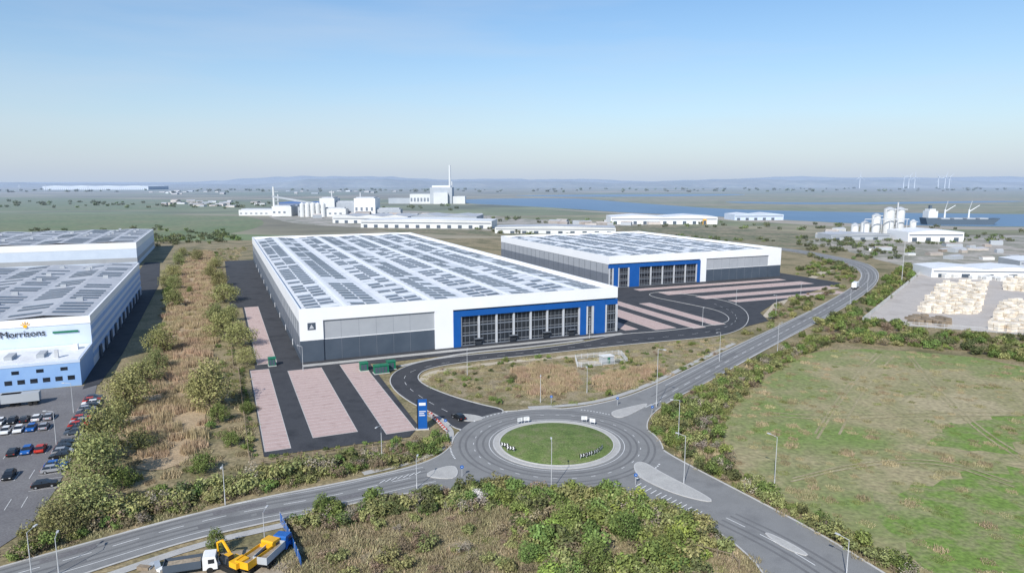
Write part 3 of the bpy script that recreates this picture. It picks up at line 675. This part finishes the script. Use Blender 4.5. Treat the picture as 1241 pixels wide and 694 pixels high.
# ---------------------------------------------------------------- vehicles
def car_mesh(paint):
    b=B()
    prof=[(-2.15,.35),(2.1,.35),(2.2,.55),(2.15,.78),(1.9,.86),(1.0,.95),(-1.6,.98),(-2.1,.9),(-2.22,.6)]
    b.prism(prof,-.88,.88,paint)
    b.frustum((-1.95,1.15,-.82,.82),(-1.35,.35,-.66,.66),.965,1.45,'glass_dark',paint)
    for x in(-1.35,1.35):
        for y0,y1 in((-.93,-.70),(.70,.93)):
            b.tube((x,y0,.33),(x,y1,.33),.33,.33,'tyre',12);b.tube((x,y0-.012 if y0<0 else y1,.33),(x,y0 if y0<0 else y1+.012,.33),.19,.19,'silver_paint',8)
    b.box(2.12,2.2,-.75,-.45,.6,.72,'white_paint');b.box(2.12,2.2,.45,.75,.6,.72,'white_paint')
    b.box(-2.23,-2.15,-.78,-.5,.66,.8,'red_paint');b.box(-2.23,-2.15,.5,.78,.66,.8,'red_paint')
    b.box(.75,.9,-1.0,-.88,.95,1.05,paint);b.box(.75,.9,.88,1.0,.95,1.05,paint)
    b.box(-.4,-.3,-.8,-.7,.97,1.4,paint);b.box(-.4,-.3,.7,.8,.97,1.4,paint)
    me=b.mesh('car');return me
CM=[car_mesh(p) for p in('black_paint','white_paint','silver_paint','blue_paint','red_paint','black_paint','silver_paint','dark_clad','black_paint','white_paint')]
def car(p,rz,i=None):
    o=bpy.data.objects.new('parked_car',CM[i] if i is not None else R.choice(CM));o.location=(p[0],p[1],.08);o.rotation_euler=(0,0,rz);link(o)
lp=B()
base=S(114,484)
for i in range(24):
    p=(base[0]-BX[0]*i*2.6,base[1]-BX[1]*i*2.6)
    if R.random()<.85: car((p[0]+R.uniform(-.1,.1),p[1]),ROT+(math.pi if R.random()<.4 else 0)+R.uniform(-.03,.03))
    a=(p[0]-BX[0]*1.3,p[1]-BX[1]*1.3);ribbon(lp,[(a[0]-AX[0]*2.5,a[1]-AX[1]*2.5),(a[0]+AX[0]*2.5,a[1]+AX[1]*2.5)],.1,.135,'line_paint')
zl=.137
for (u,v,n,pr) in((54,519,10,.95),(60,507,10,.85),(50,546,9,.75),(30,576,7,.5),(20,610,5,.3)):
    s0=S(u,v)
    for i in range(n):
        p=(s0[0]-AX[0]*i*2.6,s0[1]-AX[1]*i*2.6)
        if R.random()<pr: car(p,ROT+math.pi/2*(1 if R.random()<.5 else -1)+R.uniform(-.03,.03))
        a=(p[0]+AX[0]*1.3,p[1]+AX[1]*1.3);ribbon(lp,[(a[0]-BX[0]*2.4,a[1]-BX[1]*2.4),(a[0]+BX[0]*2.4,a[1]+BX[1]*2.4)],.1,zl,'line_paint')
    zl+=.002
lp.obj('parking_lines')
o=bpy.data.objects.new('car',CM[0]);o.location=(*S(556,508),.17);o.rotation_euler=(0,0,2.2);link(o)
def lorry(name,p,rz,cab,body,L_=9,bodyh=2.6):
    root=empty(name,(*p,.17),rz);b=B()
    b.prism([(L_/2-.0,.6),(L_/2+2.2,.6),(L_/2+2.2,1.7),(L_/2+1.9,3.1),(L_/2+.2,3.2),(L_/2,3.0)],-1.2,1.2,cab)
    b.box(L_/2+1.99,L_/2+2.22,-1.05,1.05,1.75,2.6,'glass_dark');b.box(L_/2+.8,L_/2+1.8,-1.22,-1.2,1.7,2.5,'glass_dark');b.box(L_/2+.8,L_/2+1.8,1.2,1.22,1.7,2.5,'glass_dark')
    b.obj('cab',root)
    b=B();b.box(-L_/2,L_/2-.3,-1.25,1.25,1.15,1.15+bodyh,body);b.box(-L_/2,L_/2,-.5,.5,.75,1.14,'black_paint');b.obj('body',root)
    b=B()
    for x in(-L_/2+1,-L_/2+2.2,L_/2+1.1):
        for y in(-1.2,.9): b.tube((x,y,.5),(x,y+.3,.5),.5,.5,'tyre',14)
    b.obj('wheels',root);return root
def tipper(p,rz,cab,body):
    root=empty('tipper_lorry',(*p,.05),rz);b=B()
    b.prism([(2.3,.6),(4.4,.6),(4.4,1.5),(4.15,2.7),(2.5,2.8),(2.3,2.6)],-1.15,1.15,cab)
    b.box(4.2,4.42,-1.0,1.0,1.6,2.35,'glass_dark');b.box(3.1,4.0,-1.17,-1.15,1.6,2.3,'glass_dark');b.box(3.1,4.0,1.15,1.17,1.6,2.3,'glass_dark');b.obj('cab',root)
    b=B();b.box(-3.2,2.2,-.5,.5,.7,1.0,'black_paint')
    b.box(-3.2,2.0,-1.15,1.15,1.05,1.2,body)
    for x0,x1,y0,y1 in((-3.2,2.0,-1.2,-1.12),(-3.2,2.0,1.12,1.2),(-3.28,-3.202,-1.2,1.2),(2.002,2.1,-1.2,1.2)): b.box(x0,x1,y0,y1,1.203,2.3,body)
    b.box(-3.19,1.99,-1.11,1.11,1.203,1.8,'dirt');b.obj('body',root)
    b=B()
    for x in(-2.4,-1.2,3.3):
        for y in(-1.2,.9): b.tube((x,y,.5),(x,y+.3,.5),.5,.5,'tyre',14)
    b.obj('wheels',root)
lorry('lorry',S(1036,350),.95,'white_paint','white_paint',8,2.6)
p=SP("228,694 268,682 312,684 330,678");tipper(p[0],.3,'white_paint','dark_clad');tipper(p[2],1.2,'yellow_paint','yellow_paint')
tipper(p[3],1.35,'blue_paint','plant_grey')
for i in range(2):
    lorry('parked_trailer',S(4+i*22,493-i*1.5),ROT+math.pi,'blue_paint','plant_grey',9,2.3)
def excavator(p,rz):
    root=empty('excavator',(*p,.05),rz);b=B()
    for y in(-1.3,.8):
        b.prism([(-1.9,.3),(-1.6,0.02),(1.6,.02),(1.9,.3),(1.9,.6),(1.6,.85),(-1.6,.85),(-1.9,.6)],y,y+.5,'tyre')
    b.obj('tracks',root);b=B();b.box(-1.6,1.3,-1.2,1.2,.95,1.19,'black_paint');b.box(-2.0,-.3,-1.2,1.2,1.2,2.1,'yellow_paint');b.box(-.298,1.2,-1.2,-.1,1.2,1.8,'yellow_paint')
    b.frustum((-.2,1.3,.05,1.15),(-.1,1.0,.15,1.1),1.2,2.8,'glass_dark','yellow_paint');b.obj('house',root)
    b=B();b.tube((1.0,-.4,1.6),(3.2,-.4,3.8),.25,.22,'yellow_paint',6);b.tube((3.2,-.4,3.8),(4.6,-.4,3.0),.22,.2,'yellow_paint',6);b.tube((4.6,-.4,3.0),(4.4,-.4,.9),.18,.13,'yellow_paint',6)
    b.prism([(4.1,.2),(4.9,.1),(5.0,.9),(4.4,1.0)],-.8,0,'black_paint');b.obj('arm',root)
excavator(S(285,690),2.6)
b=B()
for i in range(18):
    x,y=S(175+i*8,690-i*.9+R.uniform(-3,3));b.box(-1,1,-.4,.4,.0,.3+.5*R.random(),('wood','plant_grey','rooflight','white_clad')[i%4],R.random()*3,(x,y))
b.obj('building_materials')
b=B();P=resample(SP("340,632 352,655 368,694"),2.4)
for a,c in zip(P[:-1],P[1:]):
    L_=math.hypot(c[0]-a[0],c[1]-a[1]);an=math.atan2(c[1]-a[1],c[0]-a[0]);b.box(.03,L_-.03,-.03,.03,.05,1.8,'blue_paint',an,a);b.box(-.05,.028,-.06,.06,0,2.0,'galv',an,a)
b.obj('site_hoarding')
# ---------------------------------------------------------------- timber yard
def stacks(name,txt,m,sx,sy,sz,gap,rz,fill=.85):
    P=SP(txt);b=B();xs=[p[0] for p in P];ys=[p[1] for p in P];cx,cy=sum(xs)/len(xs),sum(ys)/len(ys)
    co,si=math.cos(rz),math.sin(rz)
    for i in range(-40,41):
        for j in range(-40,41):
            lx,ly=i*(sx+gap),j*(sy+gap*.5);p=(cx+lx*co-ly*si,cy+lx*si+ly*co)
            if pip(p,P) and R.random()<fill:
                h=sz*R.choice((.6,1,1,1.3));n=max(1,int(h/1.1))
                for k in range(n): b.box(-sx/2+R.uniform(0,.25),sx/2-R.uniform(0,.25),-sy/2,sy/2-.1,k*1.1+.1,k*1.1+1.08,m,rz+R.uniform(-.02,.02),p)
    b.obj(name)
stacks('timber_stacks',"1112,378 1140,346 1195,344 1182,383",'timber',3.2,2.2,3,.6,.25,.95)
stacks('timber_stacks',"1197,400 1215,368 1290,372 1290,408",'timber',3.2,2.2,3,.6,.25,.95)
stacks('timber_stacks',"1216,352 1222,340 1290,343 1290,356",'timber',3.2,2.2,3,.6,.25,.95)
stacks('timber_stacks',"1098,392 1100,384 1150,389 1148,396",'wood',3,2,2.4,.6,.1)
stacks('stored_materials',"1130,336 1140,330 1280,338 1280,344",'plant_white',4,3,2.4,2,.1,.6)
# ---------------------------------------------------------------- buildings in the middle distance
def shed(name,x0,x1,y,h,d=40,rot=.0,wall='plant_white',rf='roof_white',spans=1,z0=0):
    w=x1-x0;root=empty(name,(x0,y,0),rot);b=B();b.box(0,w,0,d,0,h*.82,wall);b.obj('walls',root)
    b=B();sp=w/spans
    for i in range(spans):
        a=i*sp
        b.poly([(a,-.4,h*.82+.02),(a+sp/2,-.4,h),(a+sp/2,d+.4,h),(a,d+.4,h*.82+.02)],rf);b.poly([(a+sp/2,-.4,h),(a+sp,-.4,h*.82+.02),(a+sp,d+.4,h*.82+.02),(a+sp/2,d+.4,h)],rf)
        b.poly([(a,-.3,h*.82),(a+sp,-.3,h*.82),(a+sp/2,-.3,h-.02)],wall)
    b.obj('roof',root)
    b=B();n=int(w/14)
    for i in range(n): b.box(4+i*14,9+i*14,-.15,.0,.2,h*.35,'dark_clad')
    b.box(1,w-1,-.1,0,h*.5,h*.62,'midgrey_clad');b.obj('doors',root);return root
shed('industrial_shed',-262,-150,1000,12,60,-.1,'plant_white','roof_grey',3);shed('industrial_shed',-145,-50,985,13,70,-.1,'plant_grey','roof_grey',2)
shed('industrial_shed',-199,-25,900,12,50,-.12,'plant_white','roof_white',1)
shed('industrial_shed',-20,120,800,9,40,-.1,'plant_white','roof_grey',1)
shed('industrial_shed',140,291,970,13,50,0,'white_clad','roof_white',2)
b=B();b.box(0,5,0,3,0,8,'yellow_paint');b.box(.5,4.5,-.1,0,.2,6,'dark_clad');b.obj('loading_door',None,(268,960,0))
shed('industrial_shed',348,428,1071,11,40,.1,'pale_blue_clad','roof_white',2);shed('industrial_shed',399,455,687,12,40,0,'white_clad','roof_white',1)
shed('industrial_shed',330,395,705,7,30,.1,'plant_grey','roof_grey',1)
shed('industrial_shed',266,330,429,7,25,-.1,'white_clad','roof_white',2)
shed('industrial_shed',352,420,470,7,25,-.1,'plant_grey','roof_white',2)
shed('distant_warehouse',-3451,-2674,5070,30,300,0,'white_clad','white_clad',4)
shed('industrial_shed',-560,-440,1650,13,60,0,'blue_clad','roof_grey',2);shed('industrial_shed',-470,-380,1400,12,60,.1,'plant_grey','roof_grey',3)
root=empty('processing_plant',(-336,1200,0),0);b=B()
for x0,x1,y0,y1,h,m in((-84,-50,0,40,17,'plant_white'),(-40,-5,5,45,20,'plant_grey'),(0,26,0,40,31,'plant_white'),(26.1,60,5,40,24,'plant_grey'),(60.1,97,0,45,31,'white_clad'),(10,50,-20,-1,14,'plant_white'),(-20,0,-14,4,12,'white_clad'),(97.1,140,6,30,12,'plant_grey'),(-150,-90,20,60,10,'plant_white')):
    b.box(x0,x1,y0,y1,0,h,m)
    b.box(x0+3,x1-3,y0+5,y1-5,h,h+2,'roof_grey');
    for k in range(int((x1-x0)/9)): b.box(x0+2+k*9,x0+6+k*9,y0-.2,y0,h*.3,h*.5,'midgrey_clad')
b.obj('buildings',root);b=B()
for i in range(5): b.tube((-4+i*9-20,-22,0),(-4+i*9-20,-22,22),4,4,'plant_white',12);b.tube((-4+i*9-20,-22,22),(-4+i*9-20,-22,24.5),4,.6,'plant_white',12)
b.tube((-83,10,0),(-83,10,51),2.2,1.6,'plant_white',10);b.tube((-76,12,0),(-76,12,38),1.6,1.2,'galv',10);b.tube((20,8,31),(20,8,44),1.4,1.2,'galv',8);b.tube((70,8,31),(70,8,41),1.4,1.2,'galv',8)
for k in range(5): b.box(-85,-74,9,11,10+k*8,10.6+k*8,'galv')
b.obj('silos',root)
b=B();b.prism([(-80,36),(-80,33),(0,20),(0,23)],-8,-5,'plant_grey');b.obj('conveyor',root)
root=empty('power_station',(-278,1872,0),0);b=B()
b.box(0,55,0,50,0,26,'plant_white');b.box(55.1,115,0,60,0,44,'plant_grey');b.box(66,104,-12,-.1,0,30,'plant_white');b.box(115.1,150,5,45,0,20,'plant_white');b.box(-60,-.1,10,40,0,15,'plant_grey');b.box(60,110,6,50,44,49,'white_clad')
b.tube((96,150,0),(96,150,107),4.2,2.9,'plant_white',14);b.tube((108,80,0),(108,80,60),2,1.6,'plant_white',10)
for k in range(6): b.box(2+k*9,7+k*9,-.3,0,6,16,'midgrey_clad')
b.obj('turbine_hall_and_chimney',root)
root=empty('cement_silos',(401,738,0),0);b=B()
for x,y,h,r_ in((5,0,31,5.5),(17,2,31,5.5),(-7,3,24,4.5),(-20,0,16,4.5),(-31,0,14,3.8),(28,-6,18,3.2)):
    b.tube((x,y,0),(x,y,h),r_,r_,'plant_white',16);b.tube((x,y,h),(x,y,h+2),r_,r_*.3,'plant_grey',16)
    b.box(x-r_,x+r_,y-r_-.4,y-r_-.1,h*.97,h,'galv')
b.tube((11,-5,0),(11,-5,38),.8,.8,'galv',6);b.box(-25,22,-9,-8,20,20.8,'galv')
for k in range(6): b.tube((-25+k*9,-8.5,0),(-25+k*9,-8.5,20),.35,.35,'galv',5)
b.obj('silos',root)
root=empty('cargo_ship',(583,968,0),0);b=B()
b.prism([(0,0),(92,0),(102,9),(90,7.5),(14,7.5),(12,9.5),(-3,9.5)],-8,8,'ship_hull')
b.box(1,14,-7,7,9.6,19,'white_paint');b.box(3,11,-6,6,19.1,22,'white_paint');b.box(5,8,-2,2,22.1,27,'ship_hull')
for x in(28,62):
    b.tube((x,0,7),(x,0,21),1.2,1,'white_paint',8);b.tube((x,0,18),(x+14,0,27),.7,.4,'white_paint',6);b.tube((x,0,21),(x+3,0,33),.5,.3,'galv',6)
for x in(20,38,56,74): b.box(x,x+12,-6,6,7.6,9.4,'plant_grey')
b.obj('hull_and_cranes',root)
def turbine(x,y,h,ph):
    root=empty('wind_turbine',(x,y,0),0);b=B();b.tube((0,0,0),(0,0,h),4.5,2.6,'white_paint',10);b.box(-2.5,2.5,-6,5,h,h+5,'white_paint');b.obj('tower',root);b=B()
    for k in range(3):
        a=ph+k*2.094;b.tube((0,-7,h+2.5),(h*.5*math.cos(a),-7,h+2.5+h*.5*math.sin(a)),2.6,.8,'white_paint',5)
    b.tube((0,-9,h+2.5),(0,-5.8,h+2.5),2.6,2.8,'white_paint',8);b.obj('rotor',root)
for u,ph in((1032,1.57),(1084,.4),(1090,1.0),(1097,1.6),(1125,.2),(1133,1.3),(1138,.8)):
    turbine((u-620.5)/817*6200,6200,96,ph)
for u in(37,68,118):
    x=(u-620.5)/817*4200;b=B();b.tube((-6,0,0),(0,0,40),.8,.4,'galv',4);b.tube((6,0,0),(0,0,40),.8,.4,'galv',4);b.box(-9,9,-.5,.5,30,31,'galv');b.box(-7,7,-.5,.5,36,37,'galv');b.obj('electricity_pylon',None,(x,4200,0))
def town(name,poly,n,s0,s1,hh,pale=.3):
    P=SP(poly);xs=[p[0] for p in P];ys=[p[1] for p in P];b=B();k=0;t=0
    while k<n and t<n*30:
        t+=1;p=(R.uniform(min(xs),max(xs)),R.uniform(min(ys),max(ys)))
        if not pip(p,P):continue
        w=R.uniform(s0,s1);d=w*.6;h=R.uniform(.6,1.3)*hh;rz=R.uniform(-.5,.5);m=R.choice(('plant_white','plant_grey')) if R.random()<pale else 'town'
        b.box(-w/2,w/2,-d/2,d/2,0,h,m,rz,p)
        k_=len(b.v);co_,si_=math.cos(rz),math.sin(rz)
        for x,y,z in((-w/2,-d/2,h),(w/2,-d/2,h),(w/2,d/2,h),(-w/2,d/2,h),(-w/2,0,h*1.3),(w/2,0,h*1.3)):
            b.v.append((p[0]+x*co_-y*si_,p[1]+x*si_+y*co_,z+.02))
        i=b.mi('roof_grey' if R.random()<.5 else 'town')
        for q in((0,1,5,4),(2,3,4,5),(0,4,3),(1,2,5)): b.f.append(tuple(k_+e for e in q));b.m.append(i)
        k+=1
    b.obj(name)
town('distant_buildings',"180,244 330,246 330,252 200,251",24,10,28,5,.2)
town('distant_buildings',"150,232.5 500,231 560,234 200,236",26,14,34,6,.15)
town('distant_buildings',"320,256 480,258 600,265 560,270 340,263",40,10,26,6,.5)
town('distant_buildings',"620,272 700,274 800,272 760,268",14,8,18,4,.4)
town('distant_buildings',"970,298 1241,296 1241,318 1120,318 1060,304",18,5,16,2.6,.6)
town('distant_buildings',"950,280 1040,280 1040,290 960,289",12,5,14,4,.4)
b=B()
for k in range(3): ribbon(b,resample(SP(f"1000,{296+k*2} 1100,{299+k*2.5} 1300,{302+k*3}"),8),1.6,.1,'dirt')
b.obj('railway_track')
# ---------------------------------------------------------------- hills
def hills(name,y,x0,x1,hmin,hmax,seed,depth):
    r=np.random.default_rng(seed);n=260;xs=np.linspace(x0,x1,n);h=np.zeros(n)
    for k,a in((2,1),(5,.6),(11,.3),(27,.12),(60,.06)):
        h+=a*np.sin(np.linspace(0,2*np.pi*k,n)+r.random()*6.28)
    h=(h-h.min())/(h.max()-h.min());e=np.clip(np.minimum(np.linspace(0,8,n),np.linspace(8,0,n)),0,1);h=(hmin+(hmax-hmin)*h)*e
    b=B();m=8
    for j in range(m):
        t=j/(m-1);pr=math.sin(t*math.pi)**.8 if 0<t<1 else 0
        for i in range(n): b.v.append((xs[i],y+depth*t+120*math.sin(i*.3+j),h[i]*pr*(1+.05*math.sin(i*.9+j*2))-1))
    for j in range(m-1):
        for i in range(n-1): b.f.append((j*n+i,j*n+i+1,(j+1)*n+i+1,(j+1)*n+i));b.m.append(b.mi('hill'))
    o=b.obj(name)
    for p in o.data.polygons:p.use_smooth=True
hills('hills',6800,-3600,7500,40,95,4,2600);hills('hills',9500,-6500,12000,60,150,9,4000);hills('hills',7500,-9000,-3000,5,50,12,2000)
# ---------------------------------------------------------------- sky, sun, camera
w=bpy.data.worlds.new('World');scn.world=w;w.use_nodes=True;nt=w.node_tree;N=nt.nodes;L=nt.links
bg=N['Background'];sk=N.new('ShaderNodeTexSky');sk.sky_type='NISHITA';sk.sun_disc=False
EL=math.radians(38);SR=math.radians(201);sk.sun_elevation=EL;sk.sun_rotation=SR;sk.air_density=1.0;sk.dust_density=.4;sk.ozone_density=2.2
tc=N.new('ShaderNodeTexCoord')
hsv=N.new('ShaderNodeHueSaturation');hsv.inputs['Saturation'].default_value=1.22;hsv.inputs['Value'].default_value=1.22;L.new(sk.outputs[0],hsv.inputs['Color'])
sx=N.new('ShaderNodeSeparateXYZ');L.new(tc.outputs['Generated'],sx.inputs[0])
ab=N.new('ShaderNodeMath');ab.operation='ABSOLUTE';L.new(sx.outputs[2],ab.inputs[0])
mu=N.new('ShaderNodeMath');mu.operation='MULTIPLY';mu.inputs[1].default_value=-7.5;L.new(ab.outputs[0],mu.inputs[0])
ex=N.new('ShaderNodeMath');ex.operation='EXPONENT';L.new(mu.outputs[0],ex.inputs[0])
m9=N.new('ShaderNodeMath');m9.operation='MULTIPLY';m9.inputs[1].default_value=.97;L.new(ex.outputs[0],m9.inputs[0])
hx=N.new('ShaderNodeMix');hx.data_type='RGBA';L.new(m9.outputs[0],hx.inputs[0]);L.new(hsv.outputs[0],hx.inputs[6]);hx.inputs[7].default_value=(4.2,5.0,6.25,1)
mp=N.new('ShaderNodeMapping');mp.inputs['Scale'].default_value=(1.0,1.0,8);mp.inputs['Rotation'].default_value=(.04,.08,0);L.new(tc.outputs['Generated'],mp.inputs[0])
n=N.new('ShaderNodeTexNoise');n.inputs['Scale'].default_value=1.8;n.inputs['Detail'].default_value=8;n.inputs['Roughness'].default_value=.55;L.new(mp.outputs[0],n.inputs['Vector'])
mr=N.new('ShaderNodeMapRange');mr.inputs[1].default_value=.45;mr.inputs[2].default_value=.8;mr.inputs[3].default_value=0;mr.inputs[4].default_value=.36;L.new(n.outputs[0],mr.inputs[0])
mx=N.new('ShaderNodeMix');mx.data_type='RGBA';L.new(mr.outputs[0],mx.inputs[0]);L.new(hx.outputs[2],mx.inputs[6]);mx.inputs[7].default_value=(5.4,6.0,6.8,1)
L.new(mx.outputs[2],bg.inputs[0]);bg.inputs[1].default_value=.12
sl=bpy.data.lights.new('sun','SUN');sl.energy=4.8;sl.angle=math.radians(.53);sl.color=(1,.965,.91)
so=bpy.data.objects.new('sun',sl);dirv=Vector((math.sin(SR)*math.cos(EL),math.cos(SR)*math.cos(EL),math.sin(EL)))
so.rotation_euler=dirv.to_track_quat('Z','Y').to_euler();link(so)
cam=bpy.data.cameras.new('camera');cam.lens=24;cam.sensor_width=36;cam.clip_end=100000;cam.clip_start=.5
co=bpy.data.objects.new('camera',cam);co.location=(0,0,60);co.rotation_euler=(math.pi/2-_th,0,0);link(co);scn.camera=co
scn.view_settings.view_transform='Standard';scn.view_settings.look='None';scn.view_settings.exposure=0
